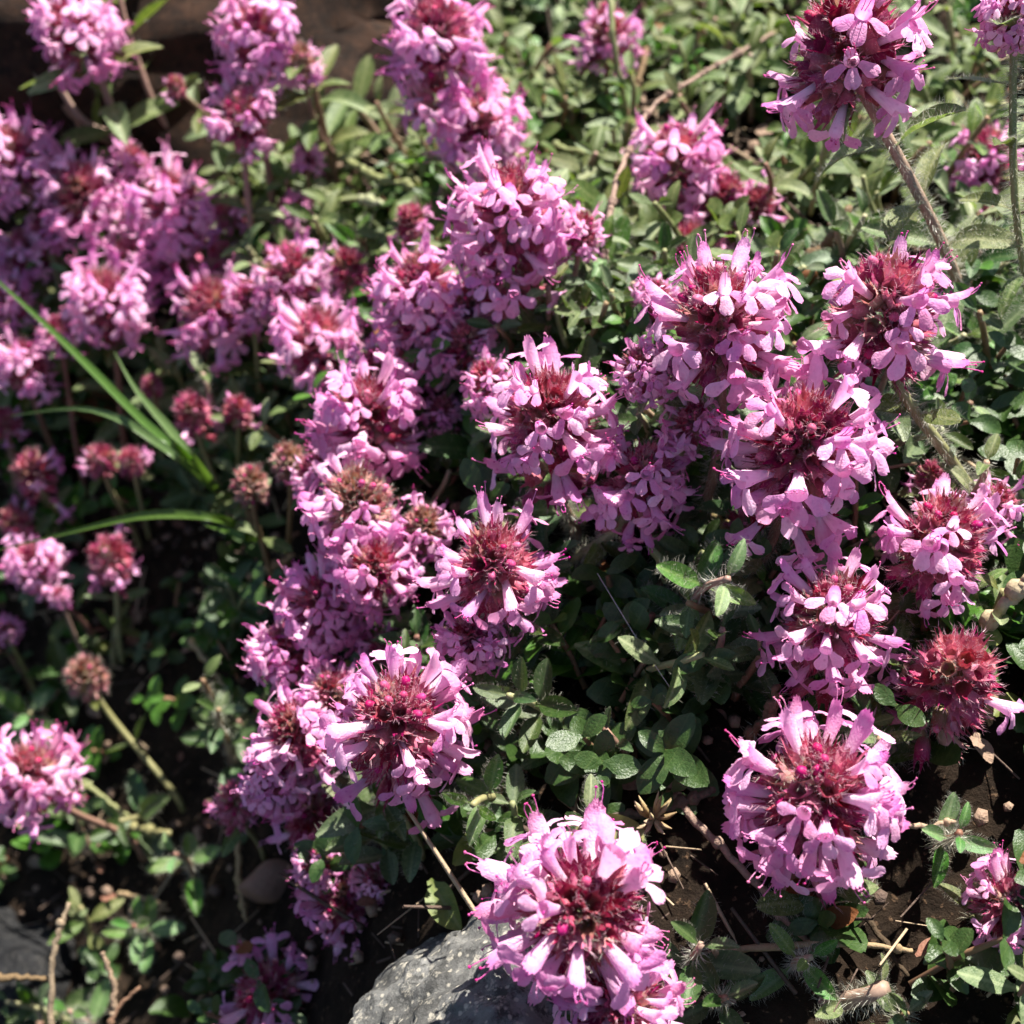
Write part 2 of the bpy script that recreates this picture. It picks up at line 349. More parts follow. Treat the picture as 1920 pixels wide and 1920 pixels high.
# ------------------------------------------------------------------ thyme organs (mm, local X outwards, Z up)
def v3(x, y, z): return Vector((x, y, z))*MM
def floret_parts(seed):
    rr = random.Random(seed)
    tube = MB(); n = 12
    flare = rr.uniform(0.95, 1.15); bend = rr.uniform(-0.01, 0.035)
    def axis_z(x): return bend*x*x
    prof = [(0.6, .42), (1.6, .48), (2.8, .60), (3.8, .72*flare), (4.5, .82*flare)]
    def ringp(x, r, th): return v3(x, r*math.sin(th)*1.06, axis_z(x)+r*math.cos(th)*0.9)
    tube.grid([[ringp(x, r, 2*math.pi*j/n) for j in range(n)] for x, r in prof], 0, True)
    thr = [ringp(1.9, 0.49, 2*math.pi*j/n) for j in range(n)]; tube.grid([[q.lerp(v3(1.2, 0, axis_z(1.2)), 0.97) for q in thr], thr], 0, True)   # the throat closes inwards
    # upper lip: a short notched hood
    rows = []
    xm, rm = prof[-1]; lift = rr.uniform(0.05, 0.5)
    for i, (dx, k) in enumerate([(0, 1), (0.5, 0.92), (1.0, 0.78), (1.4, 0.5)]):
        row = []
        for j in range(7):
            a = (j-3)/3; th = a*math.radians(56)*k
            notch = ((0.25, -0.1, 0.12, -0.16, 0.1, -0.12, 0.25)[j]+rr.uniform(-.08, .08)) if i == 3 else 0
            pt = ringp(xm+dx-notch, rm*(1+0.02*i), th); pt.z += MM*lift*(i/3)**2; row.append(pt)
        rows.append(row)
    tube.grid(rows)
    lobes = []
    openk = rr.uniform(0.75, 1.15)
    for side in (-1, 0, 1):
        mb = MB(); L = rr.uniform(2.3, 2.8) if side == 0 else rr.uniform(2.1, 2.6); wd = rr.uniform(0.80, 0.98) if side == 0 else rr.uniform(0.72, 0.88)
        if side == 0:
            p0 = v3(xm-0.15, 0, axis_z(xm)-rm*0.86); d0 = Vector((0.75, rr.uniform(-.1, .1), -0.6*openk)); d1 = Vector((rr.uniform(-0.15, 0.2), rr.uniform(-.2, .2), -1)); wv = Vector((0, 1, 0))
        else:
            p0 = v3(xm-0.1, side*rm*0.93, axis_z(xm)-rm*0.42); d0 = Vector((0.6, side*0.65, -0.45*openk)); d1 = Vector((rr.uniform(-0.15, 0.2), side*rr.uniform(0.75, 1.2), rr.uniform(-0.85, -0.4))); wv = None
        d0.normalize(); d1.normalize()
        pt = p0.copy(); rows = []; m = 8; ph = rr.uniform(0, 6); curl = rr.uniform(0.1, 0.4)
        for i in range(m+1):
            t = i/m; d = d0.lerp(d1, min(1, t*2.3)).normalized()
            if i: pt = pt + d*(L/m)*MM
            ww = (wv if wv is not None else d.cross(Vector((1, 0, 0.35)))*-side)
            ww = (ww - d*ww.dot(d)).normalized(); nn = d.cross(ww)
            if nn.x < 0: nn = -nn
            hw = wd*(0.50+0.50*min(1, t/0.62)**1.3)
            if t > 0.6: hw *= math.sqrt(max(0.05, 1-((t-0.6)/0.42)**2))
            row = []
            for j in range(7):
                a = (j-3)/3
                wav = 0.10*math.sin(ph+a*4+t*5)+0.04*math.sin(ph*3+a*9-t*8)
                off = ww*(hw*(a+0.05*math.sin(ph*2+t*9))*MM) - nn*MM*(curl*a*a*hw + 0.55*max(0, t-0.7)**1.5*(1-a*a*0.5)) + nn*MM*wav*t + d*MM*((0.05*math.sin(ph+9*a) - 0.20*max(0, 1-abs(a)*2.2))*(t > 0.9))
                row.append(pt+off)
            rows.append(row)
        mb.grid(rows); lobes.append(mb)
    st = MB(); k = rr.choice([1, 2, 2, 3])
    for i in range(k):
        a = (i-(k-1)/2)*0.55; L = rr.uniform(0.5, 1.7)
        pts = [v3(xm-0.4, a*0.6, axis_z(xm)+0.45), v3(xm+0.9, a*0.8, axis_z(xm)+0.62), v3(xm+1.2+L*0.6, a*1.1, axis_z(xm)+0.75+lift), v3(xm+1.2+L, a*1.2+rr.uniform(-.3, .3), axis_z(xm)+0.9+lift+rr.uniform(-0.2, 0.4))]
        st.tube(polyline(pts, 5), 0.055*MM, 4, 0); st.blob(pts[-1], rr.uniform(.11, .17)*MM, 1, (1, 1.2, 0.8), 5, 3)
    return tube, lobes, st
FLO = []; FLOFAR = []
for i in range(12):
    tb, lb, st = floret_parts(100+i)
    FLO.append((tb.mesh('floret', [M_PETAL]), [l.mesh('petal', [M_PETAL]) for l in lb], st.mesh('stamen', [M_PETAL, M_STAMEN])))
    allm = MB()
    for q, sl_ in ((tb, 0), (lb[0], 0), (lb[1], 0), (lb[2], 0), (st, 1)):
        b = len(allm.v); allm.v += q.v; allm.f += [tuple(b+x for x in f) for f in q.f]; allm.m += q.m
    FLOFAR.append(allm.mesh('floret', [M_PETAL, M_STAMEN]))
def calyx_mesh(seed, mats, nh):
    rr = random.Random(seed); mb = MB(); n = 10
    prof = [(0, .28), (0.5, .72), (1.4, .95), (2.3, .92), (2.9, .95)]
    mb.grid([[v3(x, r*(1+0.07*(-1)**j)*math.sin(2*math.pi*j/n), r*(1+0.07*(-1)**j)*math.cos(2*math.pi*j/n)) for j in range(n)] for x, r in prof], 0, True)
    teeth = [(-40, 1.0, .36, .1), (0, 1.05, .38, .1), (40, 1.0, .36, .1), (150, 1.6, .25, -.35), (210, 1.6, .25, -.35)]
    for th, L, hw, out in teeth:
        th = math.radians(th+rr.uniform(-6, 6)); L *= rr.uniform(.85, 1.15)
        c = Vector((0, math.sin(th), math.cos(th))); sd = Vector((0, math.cos(th), -math.sin(th))); rows = []
        for i in range(4):
            t = i/3; x = 2.75+L*t
            q = Vector((x, 0, 0)) + c*(0.93+0.28*t*t*(1 if out > 0 else 0.3)+out*0.2*t*t); h = hw*(1-t)**0.9+0.02
            rows.append([(q-sd*h)*MM, (q+c*0.05)*MM, (q+sd*h)*MM])
        mb.grid(rows)
        for _ in range(nh//8):
            t = rr.uniform(0.1, 1); q = Vector((2.75+L*t, 0, 0))+c*0.95+sd*rr.choice((-1, 1))*hw*(1-t)
            mb.hair(q*MM, sd*rr.uniform(-1, 1)+c*0.6+Vector((0.8, 0, 0)), rr.uniform(.7, 1.2)*MM, 0.05*MM)
    for _ in range(nh):
        th = rr.uniform(0, 6.28); x = rr.uniform(0.6, 2.9); c = Vector((0, math.sin(th), math.cos(th)))
        mb.hair((Vector((x, 0, 0))+c*0.92)*MM, c+Vector((rr.uniform(.2, .9), 0, 0)), rr.uniform(.5, 1.0)*MM, 0.045*MM)
    return mb.mesh('calyx', mats)
CAL = [calyx_mesh(i, [M_CALYX, M_HAIRP], 34) for i in range(6)]
CALP = [calyx_mesh(20+i, [M_CALYXP, M_HAIR], 40) for i in range(4)]
bm_ = MB(); bm_.blob((2.9*MM, 0, 0), 0.62*MM, 0, (1.7, 1, 1), 8, 6)
for _ in range(40): 
    a = Vector((R.uniform(-.2, 1), R.uniform(-1, 1), R.uniform(-1, 1))).normalized()
    bm_.hair(Vector((2.9+a.x*0.9, a.y*.55, a.z*.55))*MM, a, 0.6*MM, 0.05*MM)
BUDM = bm_.mesh('bud', [M_BUD, M_HAIRP])

def leaf_pts(L, W, rr, nu, nv, arch, fold, twist, point):
    rows = []
    for i in range(nu+1):
        t = i/nu; x = L*t
        tt = min(1, max(0, (t-0.10)/0.90))**point
        hw = W*max(0.19, (1-abs(2*tt-1)**2.3)**0.62) if i < nu else W*0.14
        zc = arch*L*(0.55*t - 1.0*t*t)
        row = []
        for j in range(nv):
            a = (j/(nv-1))*2-1
            z = zc + fold*abs(a)**1.4*hw + 0.05*W*math.sin(7*t+3*a+rr.random()*0.4)
            y = a*hw; c, s_ = math.cos(twist*t), math.sin(twist*t)
            row.append(v3(x, y*c-(z-zc)*s_, zc+y*s_*0.6+(z-zc)*c))
        rows.append(row)
    return rows
def leaf_mesh(seed, mat, hairs, L=9.0, W=2.1, nu=9, nv=7, hl=1.0):
    rr = random.Random(seed); mb = MB()
    rows = leaf_pts(L, W*rr.uniform(.70, .95), rr, nu, nv, rr.uniform(-0.1, 0.75), rr.uniform(0.0, 0.75), rr.uniform(-.55, .55), rr.uniform(0.85, 1.05))
    mb.grid(rows)
    for _ in range(hairs):
        i = rr.randint(0, nu-1); j = rr.choice([0, 0, nv-1, nv-1]+list(range(nv)))
        p = rows[i][j].lerp(rows[i+1][j], rr.random()); edge = (-1 if j == 0 else 1 if j == nv-1 else 0)
        d = Vector((rr.uniform(.0, .8), edge*1.0+rr.uniform(-.4, .4), rr.uniform(0.3, 1.0) if not edge else rr.uniform(-.3, .7)))
        mb.hair(p, d, rr.uniform(.2, 1.15)*hl*MM, rr.uniform(.022, .042)*MM, 1, 0.9)
    return mb.mesh('leaf', [mat, M_HAIR])
LEAF_H = [leaf_mesh(300+i, M_LEAF, 300, hl=1.25) for i in range(6)]
LEAF_M = [leaf_mesh(320+i, M_LEAF, 26, nu=7, nv=5) for i in range(6)]
LEAF_B = [leaf_mesh(340+i, M_LEAFB, 240, L=8.0, W=2.0, hl=1.2) for i in range(5)]
LEAF_D = [leaf_mesh(360+i, M_LEAFD, 80, L=8.5, W=1.9, nu=8, nv=5) for i in range(5)]
LEAF_Y = [leaf_mesh(380, M_LEAFY, 6)]

# ------------------------------------------------------------------ shoots
def stem_mesh(path, r0, r1, mat, hairs, n=6, base=None):
    mb = MB(); base = base or Vector()
    pts = [Vector(p)-base for p in path]; m = len(pts)
    mb.tube(pts, [r0+(r1-r0)*i/(m-1) for i in range(m)], n)
    for _ in range(hairs):
        i = R.randint(0, m-2); q = pts[i].lerp(pts[i+1], R.random()); t = (pts[i+1]-pts[i]).normalized()
        d = t.orthogonal(); d = Quaternion(t, R.uniform(0, 6.28)) @ d
        mb.hair(q+d*r0*0.8, d+t*R.uniform(-.6, .2), R.uniform(.5, 1.4)*MM, R.uniform(.035, .055)*MM, 1, .6)
    return mb.mesh('stem', [mat, M_HAIR])
def along(path, f):
    """point and tangent at fraction f of a path"""
    k = f*(len(path)-1); i = min(int(k), len(path)-2)
    return path[i].lerp(path[i+1], k-i), (path[i+1]-path[i]).normalized()
def leaf_pair(root, base, p, t, spin, size, pool, droop=0.25, both=True):
    o = Quaternion(t, spin) @ t.orthogonal().normalized()
    for sgn in ((1, -1) if both else (1,)):
        d = (o*sgn + t*R.uniform(droop-.15, droop+.2)).normalized()
        M = frame(p-base+o*sgn*0.4*MM, d, t, size*R.uniform(.88, 1.1))
        add('leaf', R.choice(pool), root, M)
def axis_of(lx, ly):
    """growth axis of a shoot: up, leaning lx to the right and ly towards the viewer"""
    return Vector((lx, -ly, 1)).normalized()

def flower_head(root, base, c, ax, k, kind, near, zoff=0.0, ncal=None, emin=-32, emax=90, flfrac=None, spin=None):
    """calyces packed in a dome about c, most of those round the sides holding an open floret"""
    q = Vector((0, 0, 1)).rotation_difference(ax); q = q @ Quaternion((0, 0, 1), R.uniform(0, 6.28))
    pale = kind in ('palebud', 'pale')
    cal = CALP if pale else CAL
    ncal = ncal or {'full': 62, 'half': 62, 'sparse': 58, 'bud': 42, 'palebud': 42, 'pale': 52}[kind]
    fr = flfrac if flfrac is not None else {'full': 0.84, 'half': 0.68, 'sparse': 0.56, 'bud': 0.10, 'palebud': 0.0, 'pale': 0.52}[kind]*R.uniform(.9, 1.1)
    gap_az = R.uniform(0, 6.28)
    topk = 0.28 if kind == 'full' and not near else 0.05
    s0 = math.sin(math.radians(emin)); s1 = math.sin(math.radians(emax))
    for i in range(ncal):
        se = s0+(s1-s0)*(i+0.5)/ncal; el = math.asin(max(-1, min(1, se)))+R.uniform(-.1, .1); az = i*2.39996+R.uniform(-.22, .22)
        d = Vector((math.cos(el)*math.cos(az), math.cos(el)*math.sin(az), math.sin(el)))
        o = Vector((0, 0, (-1.6+2.6*math.sin(el))*MM)) + d*1.3*MM
        up = Vector((0, 0, 1)) if el < 1.2 else -Vector((d.x, d.y, 0.01))
        wp = (c-base) + (q @ o)*k; wd = q @ d; wu = q @ up
        cs = k*R.uniform(.78, .98)*(0.86 if el < 0.9 else 0.78)
        M = frame(wp, wd, wu, cs)
        add('calyx', R.choice(CALP if R.random() < 0.14 else cal), root, M)
        gap = 0.55 if math.cos(az-gap_az) > 0.72 else 1.0
        p_open = fr*gap*(1.0 if el < math.radians(44) else (0.6 if el < math.radians(58) else topk))
        if R.random() < p_open:
            wd2 = (wd + wu*R.uniform(-.45, .25) + wd.cross(wu)*R.uniform(-.4, .4)).normalized()
            Mf = frame(wp+wd*1.4*MM*cs, wd2, wu+wd.cross(wu)*R.uniform(-.35, .35), k*R.uniform(.54, .88))
            if near:
                f = R.choice(FLO); fo = add('floret', f[0], root, Mf)
                for pm in f[1]: add('petal', pm, fo)
                if R.random() < 0.6: add('stamen', f[2], fo)
            else:
                add('floret', R.choice(FLOFAR), root, Mf)
        elif R.random() < (0.26 if kind != 'palebud' else 0.1):
            add('bud', BUDM, root, M)

GR = 'flowering thyme shoots of the cushion'
LOG = []
def shoot(u, v, wpx, s, kind, label, lean=(0, 0.25), foot=None, lower=None, leaves=2, leafsize=0.68, pool=None, via=None, hairy=None, spinleaf=None):
    near = s >= 262
    c = unp(u, v, s); ax = axis_of(lean[0]+R.uniform(-.08, .08), lean[1]-0.36+0.30*v/1920+R.uniform(-.08, .08))
    nat = 13.8 if kind in ('full', 'half', 'sparse', 'pale') else 10.6
    k = wpx/960*T*dep(s)/(nat*MM)
    if foot: b = hit(*foot)
    else:
        b = c-ax*0.28; b = Vector((b.x+R.uniform(-.03, .03), b.y+0.02+R.uniform(-.02, .04), 0)); b.z = gz(b.x, b.y)
        if b.z > c.z-0.06*k: b.z = c.z-0.12
    root = empty('flowering_thyme', b); tag(root, label, 'thyme flower', GR)
    LOG.append((u, v, round(c.z-gz(c.x, c.y), 3), round(k, 2)))
    neck = c-ax*1.6*MM*k
    if via: path = polyline([b]+[unp(*q) for q in via]+[neck], 14)
    else: path = bez(b, b+Vector((0, 0, (c.z-b.z)*0.3)), neck-ax*0.14*k, neck, 12)
    hairy = near if hairy is None else hairy
    L = sum((path[i+1]-path[i]).length for i in range(len(path)-1))
    add('stem', stem_mesh(path, 0.6*MM*k**0.5, 0.5*MM*k**0.5, M_STEM if R.random() < .6 else M_STEMG, int(3600*L) if hairy else 0, 7, b), root)
    flower_head(root, b, c, ax, k, kind, near)
    if lower:
        for off, n, fr in lower:
            flower_head(root, b, c-ax*off*MM*k, ax, k*0.97, kind, near, ncal=n, emin=-25, emax=32, flfrac=fr)
    pool = pool or (LEAF_H if near else LEAF_M)
    extra = max([l[0] for l in lower], default=0)*MM*k if lower else 0
    f = 1-(0.045*k+extra)/max(L, .05); sp = spinleaf if spinleaf is not None else R.uniform(0, 3.14)
    for i in range(leaves):
        if f < 0.12: break
        p, t = along(path, f); leaf_pair(root, b, p, t, sp+i*1.57, leafsize*k**0.5*(1 if i else .85), pool)
        f -= (0.07 if leaves > 3 else 0.085)/max(L, .05)
    return root

H = [
# u, v, width px, scale px, kind, label, options
(140,55,190,190,'full','full pink thyme head at the top of the boulder, topmost on that rock',dict(lean=(-.1,.15),via=[(245,330,165),(220,240,175),(190,150,185)],leaves=5,leafsize=1.0)),
(480,65,180,195,'full','tall pink thyme spike before the boulder, joined by a reddish bud head',dict(lean=(.05,.1),leaves=1)),
(562,112,100,192,'pale','faded brownish thyme head with few florets beside the tall pink spike',dict(lean=(.2,.1),via=[(690,360,165),(610,270,180),(580,190,188)],leaves=5,leafsize=1.05)),
(455,215,160,195,'sparse','loose lower thyme head with single florets hanging under the tall spike',dict(lean=(0,.1))),
(330,160,48,185,'bud','tiny pink thyme bud tip between green leaves against the boulder',dict(leaves=4,leafsize=1.0,via=[(460,330,165),(400,230,175)])),
(30,300,185,182,'full','pink thyme head cut by the photo edge beside the boulder',dict(lean=(-.1,.2))),
(150,360,175,182,'full','pink thyme head below the boulder with one floret pointing straight up',dict(lean=(0,.2))),
(320,380,185,182,'full','dense bright pink thyme head below the boulder, left of the crimson buds',dict(lean=(.05,.2),lower=[(6.5,14,.75)])),
(430,398,75,180,'bud','crimson thyme bud just right of the dense bright pink head',dict(leaves=1)),
(415,478,72,180,'bud','crimson thyme bud hanging under another crimson bud',dict(leaves=1)),
(200,565,190,185,'half','pale centred thyme head above the grass blades with a ring of florets',dict(lean=(0,.3))),
(400,580,190,190,'half','wine centred thyme head above the top grass blade with a floret hanging low',dict(lean=(0,.3))),
(50,470,130,172,'half','half open thyme head at the photo edge above the grass blades',dict()),
(548,400,105,182,'sparse','reddish thyme head with few florets under the forked pale stem',dict(leaves=1)),
(545,510,165,198,'half','small thyme head with a few white pink florets above the dark gap',dict(lean=(0,.2))),
(600,640,200,210,'half','thyme head with a deep red centre left of the double pink head',dict(lean=(0,.25))),
(575,295,70,185,'half','small tuft of florets by the fork of the pale stem',dict(leaves=1)),
(820,60,215,215,'full','tall pink thyme head standing against the boulder edge with a lower whorl',dict(lean=(0,.1),lower=[(7,14,.85)],leaves=1)),
(905,240,195,212,'full','pink thyme head under the tall two tiered one beside the boulder',dict(lean=(.05,.2))),
(955,395,255,262,'full','large pink thyme head with a second hairy whorl under it, above the centre',dict(lean=(0,.18),lower=[(6.5,22,.55)],leaves=1)),
(1090,430,105,255,'half','small bunch of florets to the right of the large two tiered head',dict()),
(790,540,205,242,'full','pale pink thyme head below the dark wine bud near the centre',dict(lean=(-.05,.25))),
(770,412,80,220,'bud','dark wine thyme bud between the boulder and the large two tiered head',dict(leaves=1)),
(655,500,95,205,'bud','dark crimson thyme bud left of the pale pink head',dict(leaves=1)),
(785,640,180,240,'full','mauve thyme head hanging in shade under the pale pink one',dict(lean=(0,.35))),
(1140,60,150,190,'sparse','loose thyme head behind an upright stem among grey green leaves at the back',dict(lean=(0,.2))),
(1270,300,200,222,'half','thyme head beside the beaded dry twig with a pink upright floret',dict(lean=(-.1,.15))),
(1355,380,165,222,'sparse','reddish green seedy thyme head to the right of the beaded twig',dict(lean=(.05,.2))),
(1478,345,135,192,'half','small blurred thyme head with pale florets behind the fuzzy dead stalk',dict()),
(1295,470,170,225,'half','low thyme florets under the seedy head beside the beaded twig',dict(lean=(0,.4))),
(1085,600,90,240,'half','pair of shaded florets right of the centre above the red crowned head',dict()),
(1590,80,330,315,'sparse','large sharp thyme head on a hairy stem at the top edge of the photo',dict(lean=(-.12,.1),foot=(1830,630),via=[(1755,430,288)],leaves=5,leafsize=.82,spinleaf=.3)),
(1905,20,150,325,'full','thyme head in the top right corner with broad hairy leaves below',dict(lean=(.1,.1),foot=(1965,740),via=[(1905,400,303)],leaves=5,leafsize=.85,spinleaf=.2)),
(1850,290,150,225,'half','blurred thyme head behind the tall hairy stem at the photo edge',dict()),
(1845,400,120,225,'sparse','blurred florets low behind the tall hairy stem at the photo edge',dict()),
(1660,580,325,320,'sparse','sharp thyme head alone above bare shade with upright florets and purple stem',dict(lean=(.02,.2),foot=(1850,960),via=[(1775,850,298),(1690,730,312)],leaves=2,leafsize=.6)),
(1350,600,315,318,'half','broad sharp thyme head with red bristly crown, left of the lone purple stemmed one',dict(lean=(-.05,.25),leaves=1)),
(1205,690,130,305,'full','cluster of pale florets tucked against the left side of the broad crowned head',dict(lean=(-.4,.3),leaves=1)),
(1300,790,130,300,'half','loose florets hanging under the broad crowned head',dict(lean=(0,.4),leaves=0)),
(1510,830,335,325,'half','largest domed thyme head with bristly red crown, above the green rosette',dict(lean=(.02,.25),lower=[(5,14,.6)],leaves=1)),
(1030,780,285,298,'half','round thyme head with a dark red bristly crown at the photo centre',dict(lean=(0,.22),lower=[(5.5,12,.35)],leaves=1)),
(915,715,130,265,'sparse','red crowned thyme head half hidden behind the round central one',dict(lean=(-.2,.2),leaves=1)),
(1205,895,215,296,'half','shaded thyme head with drooping florets right of the round central one',dict(lean=(.1,.3),lower=[(5.5,9,.7)],leaves=1)),
(690,780,240,250,'full','pink thyme head above the grey bristly one, left of the centre',dict(lean=(0,.3))),
(668,940,225,262,'pale','grey green bristly thyme head with florets only round its sides',dict(lean=(0,.35),lower=[(6,12,.7)])),
(925,1060,265,306,'sparse','thyme head with bristly red crown over two upright lilac florets',dict(lean=(0,.25),leaves=1)),
(885,1195,150,298,'half','lower florets in shade beneath the bristly crowned head',dict(lean=(0,.3),leaves=1)),
(600,1130,190,254,'full','thyme head with scattered florets below the grey bristly one',dict(lean=(-.1,.3))),
(540,1220,165,252,'full','pale florets on the shaded side below the scattered ones',dict(lean=(-.3,.3),leaves=1)),
(720,1220,110,255,'half','few mauve florets in shade above the broad low head',dict(leaves=1)),
(745,1350,310,312,'half','broad low thyme head with fringe of drooping florets above the stone',dict(lean=(0,.3),lower=[(5.5,12,.7)],leaves=1)),
(555,1370,195,267,'half','mauve thyme head leaning left of the broad low head',dict(lean=(-.3,.25),leaves=1)),
(515,1460,150,258,'full','few mauve florets beside the dark crimson buds',dict(lean=(-.2,.2),leaves=0)),
(442,1500,100,235,'bud','dark crimson hairy thyme bud with two lilac florets below it',dict(leaves=1,lower=[(5,8,.5)])),
(585,1525,140,245,'bud','dark crimson thyme bud between pale florets above the lowest small head',dict(leaves=1,lower=[(5,9,.5)])),
(645,1690,185,250,'half','small thyme head with orange red centre beside the grey stone',dict(lean=(-.1,.3),leaves=1)),
(690,1790,80,252,'half','drooping mauve florets touching the edge of the grey stone',dict(leaves=0)),
(508,1860,220,238,'half','purple thyme head in deep shade at the bottom edge of the photo',dict(lean=(0,.3),leaves=1)),
(55,1450,205,215,'full','dense pink thyme head above the slate rock at the photo edge',dict(lean=(-.1,.3),foot=(270,1610),leaves=1)),
(160,1265,100,185,'palebud','pale peach thyme bud on a long thin stem above the slate rock',dict(foot=(345,1520),leaves=2)),
(205,1040,100,182,'bud','crimson thyme bud with one floret under the lowest grass blade',dict(lower=[(5,5,.5)],leaves=1)),
(65,1055,130,178,'half','brownish red thyme head with a few florets under the lowest grass blade',dict()),
(12,1180,60,176,'half','lone florets at the photo edge above the pale bud',dict(leaves=0)),
(112,1115,50,180,'half','small pair of florets between two reddish heads below the grass',dict(leaves=0)),
(45,680,135,178,'full','pink thyme head at the photo edge under the top grass blade',dict()),
(470,905,90,218,'palebud','pale pinkish bristly thyme bud at the base of the grass tuft',dict(leaves=2)),
(542,862,85,222,'palebud','pale bristly thyme bud tucked against the pink head left of centre',dict(leaves=1)),
(360,770,92,195,'bud','dark crimson thyme bud with a purple floret right of the grass blades',dict(lower=[(5,5,.4)],leaves=1)),
(445,768,72,198,'bud','dark crimson thyme bud above the base of the grass tuft',dict(leaves=1)),
(190,860,75,182,'bud','dark crimson thyme bud below the arching grass blade, left one of a pair',dict(leaves=1)),
(247,862,66,184,'bud','dark crimson thyme bud below the arching grass blade, right one of a pair',dict(leaves=1)),
(62,880,100,176,'bud','dark wine thyme bud with a purple floret under the arching grass blade',dict(lower=[(5,5,.4)],leaves=1)),
(28,975,75,174,'bud','dark wine thyme bud at the photo edge over the lowest grass blade',dict(leaves=1)),
(285,722,52,184,'bud','small crimson thyme bud between the top two grass blades',dict(leaves=1)),
(10,790,70,172,'bud','rusty red thyme bud at the photo edge where the arching blade ends',dict(leaves=1)),
(1560,1155,285,325,'half','upright thyme head with three tall florets, right of the bright green rosette',dict(lean=(0,.2),lower=[(6,12,.5)],leaves=1)),
(1765,1010,275,318,'sparse','thyme head with wide florets on both sides above the dark red bristly one',dict(lean=(.1,.2),leaves=1)),
(1790,1265,220,325,'bud','dark red bristly thyme head almost without florets over the soil',dict(lean=(.1,.25),lower=[(5,9,.35)],leaves=2,leafsize=1.1)),
(1745,890,70,290,'bud','small dark red bud tip behind the head with wide florets',dict(leaves=1)),
(1530,1485,365,352,'half','sharp thyme head over bare soil with ring of florets round a wine crown',dict(lean=(-.02,.35),lower=[(8,9,.8)],leaves=1,leafsize=.9)),
(1090,1705,385,368,'full','large bright thyme head with red open calyces above the grey stone',dict(lean=(0,.8),leaves=1)),
(1165,1885,260,362,'full','mauve thyme head below the large bright one at the bottom edge',dict(lean=(.05,.4),leaves=1)),
(1890,1690,190,342,'half','thyme head cut by the photo edge above the bottom right leaves',dict(lean=(.1,.3),leaves=1)),
(1392,985,90,290,'bud','dark red calyces in shade under the largest domed head',dict(leaves=0)),
(830,770,95,240,'half','few pale florets between the pink head and the round central one',dict(leaves=0)),
(875,640,130,248,'half','shaded reddish florets above the round central head',dict(leaves=1)),
(90,430,110,176,'half','mauve florets hanging under the heads below the boulder',dict(leaves=1)),
(592,885,115,240,'half','small pale florets at the left shoulder of the grey bristly head',dict(lean=(-.2,.2),leaves=1)),
(792,985,130,262,'pale','tan seedy calyces with mauve florets right of the grey bristly head',dict(lean=(.1,.3),leaves=1)),
(705,1065,185,266,'full','row of bright florets hanging below the grey bristly head',dict(lean=(0,.5),leaves=0)),
(622,1295,140,266,'full','rosy florets crowding the upper left side of the broad low head',dict(lean=(-.15,.2),leaves=0)),
(882,570,125,246,'half','shaded mauve florets between the pale pink head and the large two tiered one',dict(lean=(0,.3),leaves=0)),
(245,475,105,182,'half','few mauve florets between the dense bright head and the pale centred one',dict(leaves=1)),
(20,560,110,176,'half','mauve florets at the photo edge where the top grass blade enters',dict(leaves=1)),
(470,560,110,196,'half','loose florets between the wine centred head and the small white pink one',dict(leaves=0)),
(700,690,120,236,'half','shaded florets behind the top of the pink head left of centre',dict(leaves=0)),
(1420,385,115,226,'half','pair of bright florets right of the seedy reddish head',dict(lean=(.2,.3),leaves=0)),
(1868,945,130,300,'half','florets at the right shoulder of the head with wide florets',dict(lean=(.2,.2),leaves=1)),
(592,1615,105,258,'half','few pale florets hanging under the dark crimson bud by the pebble',dict(lean=(-.1,.3),leaves=0)),
(705,1650,105,256,'half','few dark mauve florets in shade just above the grey stone',dict(leaves=0)),
(250,300,90,176,'half','small mauve head low in front of the boulder between two full heads',dict(leaves=1)),
(110,620,90,180,'half','small mauve head in the gap between the top grass blade and the edge head',dict(leaves=1)),
(1230,560,110,262,'half','shaded florets behind the left side of the broad crowned head',dict(leaves=0)),
(1862,1690,10,340,'skip','',{}),
]
for u, v, wp, s, kind, lab, opt in H:
    if kind == 'skip': continue
    shoot(u, v, wp, s, kind, lab, **opt)

# ------------------------------------------------------------------ leafy shoots without flowers
def sprig(b, ax, L, npairs, size, pool, label, group=None, hairs=0, mat=None, open_=0.35, stemr=0.5, terminal=True):
    root = empty('thyme_sprig', b); tag(root, label, 'thyme sprig', group)
    side = Vector((R.uniform(-1, 1), R.uniform(-1, 1), 0))*0.12*L
    path = bez(b, b+Vector((0, 0, L*0.3)), b+ax*L*0.7+side, b+ax*L, 7)
    add('stem', stem_mesh(path, stemr*MM, stemr*0.7*MM, mat or M_STEM, hairs, 5, b), root)
    sp = R.uniform(0, 3.14)
    for i in range(npairs):
        f = 0.25+0.73*i/max(1, npairs-1); p, t = along(path, f)
        g = size*(1-0.45*(i/max(1, npairs-1))**2) if terminal else size
        leaf_pair(root, b, p, t, sp+i*1.57, g, pool, open_+0.5*(i/max(1, npairs-1))**2)
    return root
def sprig_at(u, v, s, L, np_, size, pool, label, ax=(0, .25), **kw):
    if s > 260: size *= .68
    c = unp(u, v, s); a = axis_of(*ax); b = c-a*L
    g0 = gz(b.x, b.y)
    if b.z > g0: 
        L += (b.z-g0)/max(a.z, .3); b = c-a*L
    return sprig(b, a, L, np_, size, pool, label, hairs=kw.pop('hairs', 260), **kw)
sprig_at(1365,1085,350,.10,4,1.15,LEAF_B,'bright green hairy leaf rosette beside the upright thyme head',(0,.6),open_=.15)
sprig_at(1052,1385,290,.12,4,1.0,LEAF_D,'dark hairy leafy shoot right of the broad low head',(0,.35))
sprig_at(1155,1385,288,.09,3,.75,LEAF_D,'smaller leafy shoot with rounded leaves right of the dark hairy one',(0,.4))
